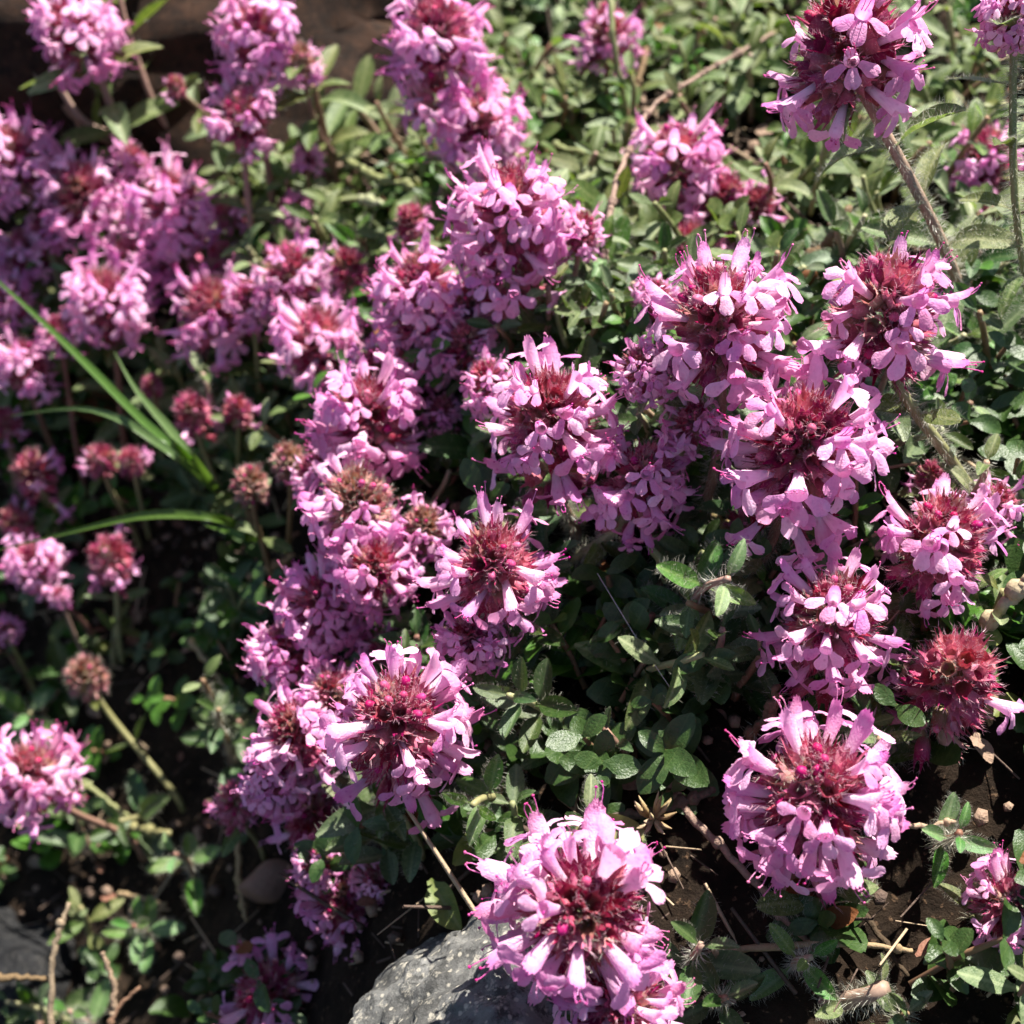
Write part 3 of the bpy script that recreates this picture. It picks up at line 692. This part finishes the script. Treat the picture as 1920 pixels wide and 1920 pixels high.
sprig_at(1520,1795,345,.10,3,.95,LEAF_B,'green leaf rosette on soil crossed by the thin horizontal twig',(0,.4))
sprig_at(1800,1560,338,.08,3,.8,LEAF_B,'small green leaf rosette on soil below the dark red bristly head',(0,.45))
sprig_at(1315,1770,345,.10,3,1.1,LEAF_D,'dark hairy leaves rising right of the large bright head',(0,.3))
sprig_at(1105,1525,325,.11,2,1.05,LEAF_H,'hairy grey green leaf tip rising behind the large bright head',(.1,.2))
sprig_at(1270,1190,275,.07,2,.7,LEAF_B,'small glossy rounded leaves below the green rosette',(0,.5))
sprig_at(1850,865,305,.12,3,.9,LEAF_H,'hairy upright leaf shoot beside the head with wide florets',(.1,.15))
sprig_at(1650,1385,322,.10,3,1.1,LEAF_H,'hairy leaves in half shade left of the dark red bristly head',(-.1,.3))
sprig_at(1280,1255,280,.10,3,.9,LEAF_D,'dark narrow leaves in shade under the small glossy rosette',(0,.3))
sprig_at(1375,1230,290,.09,3,.85,LEAF_D,'dark leaf pair in shade left of the upright thyme head',(0,.3))
sprig_at(250,1735,200,.10,4,.7,LEAF_B,'bright green small leafed sprig on the dark ground beside the slate rock',(0,.4))
sprig_at(325,1600,205,.09,3,.75,LEAF_B,'bright green sprig below the yellowish stem end',(0,.3))
sprig_at(130,1895,205,.07,2,.9,LEAF_B,'green leaf pair at the foot of the dry stems in the bottom corner',(0,.3))
sprig_at(1660,1850,345,.14,3,.9,LEAF_H,'thick hairy stemmed shoot lying across the bottom right soil',(.5,.3),stemr=1.1,hairs=700)
sprig_at(380,700,195,.10,4,.75,LEAF_M,'pale green leaf tuft right of the top grass blade',(0,.3))
sprig_at(1360,1870,345,.08,3,1.0,LEAF_D,'deep green leaf tuft at the bottom edge beside the mauve head',(0,.4))
sprig_at(1590,1635,345,.08,2,1.0,LEAF_H,'silvery hairy leaf hanging under the sharp head over bare soil',(.2,.2))
sprig_at(410,1330,215,.11,4,.75,LEAF_D,'dark green leafy shoot left of the mauve leaning head',(0,.2))
sprig_at(380,1275,212,.08,2,.8,LEAF_M,'pale upturned leaf pair above the dark green leafy shoot',(0,.2))
sprig_at(1700,1900,345,.08,3,1.0,LEAF_D,'dark leaf tuft at the bottom edge below the thick hairy stem',(0,.3))
sprig_at(960,1370,280,.09,2,.9,LEAF_M,'pale grey leaf pair at the right edge of the broad low head',(0,.3))

def leafy_stem(pts, fr, size, pool, label, hairs=0):
    P = [unp(*q) for q in pts]; b = P[0].copy(); b.z = min(b.z, gz(b.x, b.y)+.01); path = polyline([b]+P[1:], 14)
    root = empty('thyme_sprig', b); tag(root, label, 'thyme sprig')
    add('stem', stem_mesh(path, .6*MM, .5*MM, M_STEM, hairs, 6, b), root)
    for i, f in enumerate(fr):
        p, t = along(path, f); leaf_pair(root, b, p, t, .4+i*1.57, size*R.uniform(.85, 1.15), pool)
leafy_stem([(400,345,163),(305,225,170),(240,60,176),(215,-60,180)],(.22,.38,.52,.66,.8),1.05,LEAF_M,'long leafy stem leaning across the boulder to the top of the photo')
leafy_stem([(265,345,164),(225,270,170),(150,220,174),(95,130,178)],(.3,.5,.95),.95,LEAF_M,'curved reddish stem with a few leaves low against the boulder')
leafy_stem([(760,330,168),(700,240,172),(668,200,176)],(.4,.7,.97),1.0,LEAF_M,'short leafy stem against the dark right end of the boulder')
leafy_stem([(640,380,170),(600,210,184),(588,160,188)],(.35,.6,.85),1.1,LEAF_M,'leafy stem with a large pale leaf right of the tall pink spike')
# the mat between: 280 sprigs one by one, the rest of the cover as one mass
def mat_density(u, v):
    if u < 330 and v > 1560: return 0.03
    if u < 800 and v < 330: return 0.0
    if u < 800 and v < 400: return 0.15
    if 1200 < u < 1920 and v > 1430: return 0.07
    if 640 < u < 1120 and v > 1640: return 0.0
    if u < 700 and v > 1000: return 0.07
    if u < 700 and v > 820: return 0.3
    if u > 1150 and v < 560: return 0.19
    if u > 780 and v < 400: return 0.42
    if u > 600 and v > 900: return 0.42
    return 1.0
spots = []
tries = 0
while len(spots) < 1900 and tries < 40000:
    tries += 1
    x = R.uniform(-1.35, 1.15); y = R.uniform(0.45, 2.9)
    u, v, d = project(Vector((x, y, gz(x, y))))
    if u < -500 or u > 2400 or v < -500 or v > 2500: continue
    if R.random() > mat_density(u, v)*min(1.3, max(0.05, .62+1.7*noise.noise((x*8, y*8, 9.0)))): continue
    if u < 850 and ((x-BO[0])/.80)**2+((y-BO[1])/.38)**2 < 1: continue
    spots.append((x, y, u, v, d))
spots.sort(key=lambda q: (not (-40 < q[2] < 1960 and -40 < q[3] < 1960), q[4]))
ind = [q for q in spots if -40 < q[2] < 1960 and -40 < q[3] < 1960]
step = max(1, len(ind)//280); chosen = ind[::step]
cs_ = set(id(q) for q in chosen); rest = [q for q in spots if id(q) not in cs_]
LAND = [(1150,110,'upright green stem at the back'),(1383,210,'thin dark upright stem'),(1535,320,'thin stem under the top head'),(1705,300,'tall hairy stem'),(1885,330,'hairy stem at the edge'),(1080,285,'pale runner behind the twig'),(765,310,'right end of the boulder'),(1330,130,'upper part of the beaded twig'),(1750,170,'hairy leaves by the tall stem'),(850,450,'dark wine bud'),(700,600,'shaded mauve head'),(140,55,'pink head on the boulder top'),(480,65,'tall pink spike'),(455,215,'loose head under the tall spike'),(330,160,'tiny pink bud tip'),(30,300,'edge head beside the boulder'),
(150,360,'head with one upright floret'),(320,380,'dense bright head below the boulder'),(430,440,'two crimson buds'),(200,565,'pale centred head'),(400,580,'wine centred head'),(548,400,'reddish head under the fork'),
(600,640,'deep red centred head'),(820,60,'two tiered head by the boulder'),(905,240,'head under the two tiered one'),(955,395,'large two tiered head'),(790,540,'pale pink head'),(655,500,'dark crimson bud near the middle'),
(1140,60,'loose head at the back'),(1270,300,'head beside the beaded twig'),(1355,380,'seedy reddish head'),(1478,345,'small blurred head'),(1590,80,'large head at the top edge'),(1850,290,'blurred edge head'),
(1660,580,'lone purple stemmed head'),(1350,600,'broad crowned head'),(1510,830,'largest domed head'),(1030,780,'round central head'),(1205,895,'head with drooping florets'),(690,780,'pink head left of centre'),
(668,940,'grey bristly head'),(925,1060,'head over lilac florets'),(600,1130,'scattered floret head'),(745,1350,'broad low head'),(555,1370,'mauve leaning head'),(442,1500,'hairy crimson bud'),(645,1690,'orange centred head'),
(508,1860,'purple shaded head'),(55,1450,'dense head over the slate'),(160,1265,'pale peach bud'),(205,1040,'crimson bud under the grass'),(470,905,'pale bud at the grass base'),(360,770,'bud right of the grass'),
(220,860,'pair of crimson buds'),(62,880,'dark wine bud'),(1365,1085,'bright green rosette'),(1560,1155,'upright head with tall florets'),(1765,1010,'head with wide florets'),(1790,1265,'dark red bristly head'),
(1530,1485,'wine crowned head over soil'),(1090,1705,'large bright head'),(1520,1795,'rosette crossed by a twig'),(1800,1560,'small rosette on soil'),(1890,1690,'edge head over the soil'),(1270,1190,'small glossy leaves'),
(1052,1385,'dark hairy shoot'),(860,1750,'grey stone'),(250,1735,'bright sprig by the slate'),(200,690,'long grass blade'),(1750,470,'dark woody twig'),(1590,390,'fuzzy dead stalk'),(1200,250,'beaded twig middle'),(100,1750,'dry upright stem')]
def region(u, v):
    if u > 1150 and v < 560: return 'grey green thyme sprig in the sunlit mat behind the beaded twig', 'sprigs in the sunlit mat at the back', LEAF_M
    if u > 780 and v < 560: return 'grey green thyme sprig among the tall heads beside the boulder', 'sprigs beside the boulder', LEAF_M
    if u < 780 and v < 900: return 'small grey green thyme sprig under the blurred heads below the boulder', 'sprigs below the boulder', LEAF_M
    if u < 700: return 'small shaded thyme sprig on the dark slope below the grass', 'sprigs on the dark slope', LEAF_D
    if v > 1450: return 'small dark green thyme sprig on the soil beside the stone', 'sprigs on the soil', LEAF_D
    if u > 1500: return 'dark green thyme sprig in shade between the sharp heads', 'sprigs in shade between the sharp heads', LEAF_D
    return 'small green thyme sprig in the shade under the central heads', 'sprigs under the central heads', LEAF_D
USED = {}
for x, y, u, v, d in chosen:
    lab, grp, pool = region(u, v)
    b = Vector((x, y, gz(x, y)-0.005)); a = axis_of(R.uniform(-.5, .5), R.uniform(-.1, .7))
    lu, lv, ln = min(LAND, key=lambda q: (q[0]-u)**2+(q[1]-v)**2); du, dv = u-lu, v-lv
    di = ('right of' if du > 0 else 'left of') if abs(du) > abs(dv) else ('below' if dv > 0 else 'above')
    far_ = '' if math.hypot(du, dv) < 95 else 'a little way '
    tone = f"{'dark' if pool is LEAF_D else 'grey'} green thyme sprig "
    lab = f"{'dark' if pool is LEAF_D else 'grey'} green thyme sprig {far_}{di} the {ln}"
    if lab in USED:
        l2 = sorted(LAND, key=lambda q: (q[0]-u)**2+(q[1]-v)**2)[1][2]
        lab2 = f"{tone}between the {ln} and the {l2}"
        if len(lab2.split()) <= 16: lab = lab2
    grp = USED.setdefault(lab, grp)
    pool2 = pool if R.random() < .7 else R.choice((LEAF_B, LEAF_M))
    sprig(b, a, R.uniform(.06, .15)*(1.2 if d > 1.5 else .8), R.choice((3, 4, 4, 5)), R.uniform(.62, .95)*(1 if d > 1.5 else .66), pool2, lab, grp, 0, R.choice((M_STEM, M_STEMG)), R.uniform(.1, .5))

def baked(name, plan, mats, label, kind='stuff'):
    """one mesh from template copies: plan = list of (verts(N,3), faces, slot, [Matrix])"""
    V = []; Fl = []; Ls = []; Mi = []; off = 0
    for tv, tf, slot, Ms in plan:
        if not Ms: continue
        A = np.array([[list(r) for r in m] for m in Ms]); h = np.c_[tv, np.ones(len(tv))]
        vs = np.einsum('kij,nj->kni', A, h)[..., :3]; k = len(Ms); n = len(tv)
        f = np.array(tf)
        ff = (f[None]+(np.arange(k)*n)[:, None, None]+off)
        V.append(vs.reshape(-1, 3)); Fl.append(ff.reshape(-1)); Ls.append(np.full(k*len(f), f.shape[1])); Mi.append(np.full(k*len(f), slot)); off += k*n
    V = np.concatenate(V); Fl = np.concatenate(Fl); Ls = np.concatenate(Ls); Mi = np.concatenate(Mi)
    me = bpy.data.meshes.new(name); me.vertices.add(len(V)); me.vertices.foreach_set('co', V.ravel().astype(np.float32))
    me.loops.add(len(Fl)); me.loops.foreach_set('vertex_index', Fl.astype(np.int32))
    me.polygons.add(len(Ls)); st = np.concatenate([[0], np.cumsum(Ls)[:-1]]); me.polygons.foreach_set('loop_start', st.astype(np.int32))
    me.polygons.foreach_set('material_index', Mi.astype(np.int32)); me.polygons.foreach_set('use_smooth', [True]*len(Ls))
    for m in mats: me.materials.append(m)
    me.update(calc_edges=True); me.validate()
    o = add(name, me); return tag(o, label, kind=kind)
def quad_template(rows):
    n = len(rows[0]); v = np.array([tuple(p) for r in rows for p in r]); f = [(i*n+j, i*n+j+1, (i+1)*n+j+1, (i+1)*n+j) for i in range(len(rows)-1) for j in range(n-1)]
    return v, f
LT = [quad_template(leaf_pts(8, 2.3, random.Random(i), 7, 5, .1+.1*i, .1*i, .1*i-.2, .95)) for i in range(5)]
tubeT = MB(); tubeT.tube([(0, 0, 0), (0.5, 0, 0), (1, 0, 0)], [1, .9, .7], 4, 0, False)
TV, TF = np.array(tubeT.v), tubeT.f
def seg_matrix(a, b, r):
    d = b-a; L = d.length; M = frame(a, d, Vector((0.3, 0.2, 1)))
    return M @ Matrix.Diagonal((L, r, r, 1))
lm = [[[] for _ in LT] for _ in range(5)]; sm_ = []
for x, y, u, v, d in rest:
    b = Vector((x, y, gz(x, y)-0.008)); a = axis_of(R.uniform(-.7, .7), R.uniform(-.4, .8)); L = R.uniform(.04, .13)
    path = [b, b+a*L*0.5+Vector((0, 0, L*.08)), b+a*L]
    sm_ += [seg_matrix(path[0], path[1], .45*MM), seg_matrix(path[1], path[2], .38*MM)]
    npair = R.choice((3, 4, 5)); sp = R.uniform(0, 3); size = R.uniform(.5, .85)*1
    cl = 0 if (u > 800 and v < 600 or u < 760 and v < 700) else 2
    if R.random() < .22: cl = 1
    for i in range(npair):
        q = path[0].lerp(path[2], .2+.8*i/(npair-1)); o = Quaternion(a, sp+i*1.57) @ a.orthogonal().normalized()
        for sg in (1, -1):
            dd = o*sg+a*R.uniform(.0, .8)
            q9 = R.random()
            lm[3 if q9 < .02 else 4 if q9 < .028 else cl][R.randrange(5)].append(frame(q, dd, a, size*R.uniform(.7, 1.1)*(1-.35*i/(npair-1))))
plan = []
for cl in range(5):
    for t in range(5): plan.append((LT[t][0], LT[t][1], cl, lm[cl][t]))
plan.append((TV, TF, 5, sm_))
baked('ground_cover_leaves', plan, [M_LEAF, M_LEAFB, M_LEAFD, M_LEAFY, M_RUST, M_STEM], 'mat of small thyme leaves covering the bank between the flowering shoots')

# litter: straw, dead leaves, crumbs
st_, dl, cr, dk = [], [], [], []
crumb = MB(); crumb.blob((0, 0, 0), 1, 0, (1, .8, .6), 5, 3); CV, CF = np.array(crumb.v), crumb.f
for _ in range(8000):
    x = R.uniform(-1.3, 1.1); y = R.uniform(.45, 2.8); z = gz(x, y); u, v, d = project(Vector((x, y, z)))
    if not (-400 < u < 2300 and -400 < v < 2300): continue
    if (u < 640 and v > 1250 or u > 1150 and v > 1400) and R.random() < .6: continue
    p = Vector((x, y, z+R.uniform(0, .012))); k = R.random(); dr = Vector((R.uniform(-1, 1), R.uniform(-1, 1), R.uniform(-.25, .35)))
    if k < .38: (st_ if R.random() < .4 else dk).append(seg_matrix(p, p+dr*R.uniform(.02, .09), R.uniform(.06, .2)*MM))
    elif k < .6: dl.append(frame(p, dr, Vector((R.uniform(-.6, .6), R.uniform(-.6, .6), 1)), R.uniform(.15, .42)))
    else: cr.append(frame(p, dr, Vector((0, 0, 1)), R.uniform(.3, 1.3)*MM))
for _ in range(700):     # dry stalks standing and leaning among the leaves
    x = R.uniform(-1.2, 1.1); y = R.uniform(.5, 2.8); p = Vector((x, y, gz(x, y))); u, v, d = project(p)
    if (u < 800 and v < 420) or (u < 640 and v > 1250 and R.random() < .7) or not (-200 < u < 2100 and -200 < v < 2100): continue
    dr = Vector((R.uniform(-1, 1), R.uniform(-1, 1), R.uniform(.1, .8))); L = R.uniform(.05, .16)
    (st_ if R.random() < .45 else dk).append(seg_matrix(p, p+dr*L, R.uniform(.12, .3)*MM))
h = len(dl)//2; h2 = len(cr)//3
baked('leaf_litter', [(TV, TF, 0, st_), (TV, TF, 1, dk), (LT[1][0], LT[1][1], 2, dl[:h]), (LT[3][0], LT[3][1], 3, dl[h:]), (CV, CF, 1, cr[:h2]), (CV, CF, 3, cr[h2:])], [M_STRAW, M_TWIGD, M_RUST, M_TWIG],
      'dry straw bits, dead leaves and crumbs lying on the soil under the thyme')

# ------------------------------------------------------------------ grass tuft
def blade(root, base, pts, wd):
    mb = MB(); path = polyline(pts, 16); rows = []
    for i, p in enumerate(path):
        t = i/15; tg = (path[min(i+1, 15)]-path[max(i-1, 0)]).normalized(); sd = tg.cross(CAM-p).normalized(); nn = sd.cross(tg)
        h = wd*MM*(0.75+0.5*math.sin(math.pi*min(1, t*1.1)))*(1-max(0, t-.55)/.5*0.95)
        rows.append([p-base-sd*h, p-base-nn*h*.45, p-base+sd*h])
    mb.grid(rows); add('blade', mb.mesh('blade', [M_GRASS]), root)
gb = hit(430, 945); gr = empty('grass_tuft', gb); tag(gr, 'tuft of long green grass blades arching over the dark red buds', 'grass tuft')
blade(gr, gb, [gb, unp(345,850,215), unp(270,790,215), unp(130,650,205), unp(0,530,200), unp(-90,455,195)], .45)
blade(gr, gb, [gb, unp(350,870,212), unp(290,825,212), unp(225,785,212), unp(140,765,210), unp(20,780,205)], .5)
blade(gr, gb, [gb, unp(370,870,208), unp(315,800,205), unp(255,730,200), unp(215,660,195)], .5)
g2 = hit(490, 1005)
blade(gr, gb, [g2, unp(420,975,212), unp(350,964,214), unp(255,968,214), unp(120,1000,212), unp(-40,1040,208)], .5)
blade(gr, gb, [g2, unp(470,1008,212), unp(430,997,212), unp(385,985,212)], .5)
blade(gr, gb, [hit(60,1900), unp(45,1870,200), unp(30,1835,200)], .5)

# ------------------------------------------------------------------ twigs and dry stems
def twig(pts, r, mat, label, knots=0, hairs=0, name='dry_twig', taper=.6, group=None, cat='twig'):
    """pts: (u, v, lift above ground)"""
    P = [at(u, v, l) if l < 5 else unp(u, v, l) for u, v, l in pts]; b = P[0].copy()
    P = [b]+P[1:]
    path = polyline(P, 6*len(P)); mb = MB(); m = len(path)
    path = [q-b+Vector((R.uniform(-1, 1), R.uniform(-1, 1), R.uniform(-1, 1)))*r*.35*MM for q in path]
    mb.tube(path, [r*MM*(1-(1-taper)*i/(m-1))*R.uniform(.85, 1.15) for i in range(m)], 6)
    for i in range(knots):
        q, t = along(path, R.uniform(.08, .92)); mb.blob(q, r*MM*R.uniform(1.15, 1.55), 0, (1, 1, 1.1), 6, 4)
    for i in range(hairs):
        q, t = along(path, R.random()); d = Quaternion(t, R.uniform(0, 6.28)) @ t.orthogonal(); mb.hair(q+d*r*MM*.8, d, R.uniform(.5, 1)*MM, .06*MM, 1)
    o = add(name, mb.mesh(name, [mat, M_HAIR])); o.location = b
    return tag(o, label, cat, group)
twig([(1125,640,.02),(1135,480,.10),(1150,365,.14),(1180,280,.15),(1225,200,.15),(1330,130,.13),(1450,62,.10)],.42,M_TWIG,'thin beaded dry twig arching up through the back of the mat',26)
twig([(1930,492,.12),(1835,474,.13),(1750,470,.13),(1690,474,.12)],.5,M_TWIGD,'dark woody twig reaching in from the edge above the lone sharp head',5)
twig([(1480,545,.06),(1520,480,.09),(1568,440,.11),(1592,388,.13)],.7,M_TWIG,'fuzzy dead stalk with a brown seed capsule at its foot',4,420)
twig([(1230,1440,.02),(1310,1545,.02),(1420,1660,.02),(1470,1722,.02),(1525,1775,.02)],.5,M_TWIG,'thin brown twig running diagonally over bare soil to the green rosette',4)
twig([(1335,1787,.03),(1480,1772,.03),(1600,1770,.03),(1710,1782,.03)],.42,M_STRAW,'thin horizontal straw twig crossing the green rosette',3)
twig([(1390,1040,.05),(1362,1000,.07),(1338,960,.09)],.7,M_STRAW,'lichen crusted pale twig end above the green rosette',4)
twig([(1930,1085,.12),(1890,1130,.10),(1850,1170,.08)],.8,M_STRAW,'peeling brown twig entering from the edge by the dark red bristly head',2)
twig([(447,1580,.05),(447,1640,.05),(455,1690,.05),(462,1725,.04)],.5,M_STRAW,'pale straw stub hanging below the dark crimson bud',3)
twig([(222,1676,.04),(260,1682,.04),(312,1697,.04)],.42,M_STRAW,'short orange straw lying over the dark slope',1)
twig([(92,1990,235),(95,1900,235),(98,1800,235),(112,1740,235),(132,1695,234)],.5,M_TWIG,'pale dry stem standing upright before the slate rock',1)
twig([(-60,1825,234),(-20,1832,234),(40,1832,234),(92,1836,234)],.55,M_TWIG,'pale dry stem lying level across the slate rock',0)
twig([(185,1990,235),(200,1935,235),(222,1890,234),(262,1852,233)],.42,M_TWIG,'forked dry stem in the bottom corner, leaning right',1)
twig([(213,1905,234),(213,1850,234),(192,1788,234)],.5,M_TWIG,'thin dry stem joined to the forked one, leaning left',0)
twig([(640,292,.12),(700,330,.11),(775,352,.10)],.75,M_STEMG,'pale green runner stem between the boulder and the dark wine bud',2,40)
twig([(608,368,.12),(660,372,.12),(722,382,.11)],.75,M_STEMG,'pale green runner stem crossing level below the fork',2,40)
twig([(1000,268,.08),(1080,282,.08),(1170,304,.07)],.6,M_STEMG,'pale green runner stem behind the beaded twig',1,20)
twig([(470,1082,.05),(510,1062,.06),(550,1040,.07)],.6,M_STRAW,'pale dry stub left of the scattered florets',1)
twig([(905,1495,.03),(950,1520,.03),(1000,1572,.03)],.5,M_TWIGD,'dark rough twig behind the large bright head',5)
twig([(1000,1545,.02),(1120,1535,.02),(1250,1515,.02),(1340,1480,.02)],.6,M_TWIGD,'reddish dark branch lying behind the hairy leaf tip',4)
twig([(355,1200,.10),(385,1240,.09),(420,1285,.07)],.55,M_STRAW,'pale slender dry stalk above the dark leafy shoot',1)
twig([(1385,150,.05),(1383,210,.04),(1380,270,.02)],.5,M_TWIGD,'thin dark upright stem in the mat right of the beaded twig',1)
twig([(1212,90,.12),(1195,160,.10),(1170,280,.05)],.55,M_TWIG,'brown upright stem left of the beaded twig',1)
twig([(145,0,.3),(105,150,.22),(150,235,.18),(225,275,.15)],.55,M_STEM,'bare curved stem before the boulder, left of the leafy ones',0)
twig([(1145,-30,.25),(1148,60,.2),(1165,160,.12),(1180,240,.03)],.55,M_STEMG,'upright green stem in front of the loose head at the back',0)
twig([(1552,200,.26),(1545,290,.18),(1520,400,.05)],.55,M_STEMG,'thin upright stem below the large sharp head at the top',0)
twig([(1460,1290,.10),(1440,1340,.07),(1400,1380,.03)],.55,M_TWIG,'rough reddish stem under the upright thyme head',3,60)
twig([(1225,1020,.10),(1265,1080,.08),(1335,1160,.05)],.8,M_STEMG,'stout olive stem running down to the small glossy rosette',0,30)
twig([(150,1460,.10),(200,1500,.08),(240,1530,.06)],.5,M_STEMG,'thin olive stem right of the dense pink head above the slate rock',0)
twig([(235,1548,.06),(275,1555,.06),(318,1565,.05)],.75,M_STEMG,'yellowish stem end below the olive stem',1)
twig([(1560,1640,.02),(1640,1740,.02),(1700,1830,.02)],.4,M_TWIGD,'thin dark twig on bare soil below the sharp head',2)
twig([(1650,1530,.03),(1720,1550,.03),(1790,1540,.03)],.35,M_STRAW,'fine straw on bare soil right of the sharp head',1)

# dead leaves, capsule, seed head, silk
def dead_leaf(u, v, lift, size, mat, label, az, name='dead_leaf', pool=None):
    p = at(u, v, lift); mb = MB(); mb.grid(leaf_pts(9, 2.4, R, 8, 5, .35, .5, .6, .9))
    o = add(name, mb.mesh(name, [mat])); o.matrix_basis = frame(p, Vector((math.cos(az), math.sin(az), -.1)), Vector((0, -.5, 1)), size)
    return tag(o, label, 'leaf')
dead_leaf(110, 738, .06, 1.5, M_RUST, 'rusty brown dead leaf left of the top grass blade', -.2)
mb = MB(); mb.blob((0, 0, 0), 2.0*MM, 0, (.75, .75, 1.5), 8, 6)
for i in range(60):
    d = Vector((R.uniform(-1, 1), R.uniform(-1, 1), R.uniform(-1, 1))).normalized(); mb.hair(Vector((d.x*1.5, d.y*1.5, d.z*2.9))*MM, d, R.uniform(.4, .9)*MM, .04*MM)
o = add('seed_capsule', mb.mesh('seed_capsule', [M_RUST, M_HAIR])); o.location = at(1495, 525, .08); o.rotation_euler = (.5, .7, 0)
tag(o, 'dark brown dry seed capsule at the foot of the fuzzy dead stalk', 'seed capsule')
dead_leaf(1055, 1575, .07, 1.0, M_LEAFY, 'yellowing leaf just above the large bright head', .2)
dead_leaf(805, 1650, .05, .7, M_LEAFY, 'small yellow green leaf above the grey stone', -1.0)
dead_leaf(1095, 1160, .04, .5, M_STRAW, 'pale shrivelled leaf right of the shaded lower florets', -.4)
dead_leaf(960, 1225, .06, .7, M_LEAFY, 'pale curled leaf below the bristly crowned head', .8)
sh = empty('seed_head', at(1225, 1535, .05)); sh.name = 'dried_flower'; tag(sh, 'tiny dry tan seed head on the dark soil behind the large bright head', 'seed head')
for i in range(16):
    d = Vector((R.uniform(-1, 1), R.uniform(-1, .6), R.uniform(-.4, 1.2))).normalized(); mb = MB()
    pts = [d*0.2*MM, d*1.4*MM+Vector((0, 0, .2*MM)), d*2.3*MM+Vector((0, 0, .9*MM))]
    mb.tube(pts, [.25*MM, .3*MM, .05*MM], 4); add('husk', mb.mesh('husk', [M_STRAW]), sh)
mb = MB(); a = at(1120, 1075, .13); b = at(1258, 1292, .09); mb.tube([Vector(), (b-a)*.5-Vector((0, 0, .004)), b-a], .035*MM, 4)
o = add('spider_thread', mb.mesh('spider_thread', [M_SILK])); o.location = a; tag(o, 'fine glinting spider thread stretched over the dark gap right of centre', 'thread')
for q in LOG:
    if q[2] < .08 or q[3] > 1.25 or q[3] < .45: print('HEAD', q)
print('objects', len(bpy.data.objects))
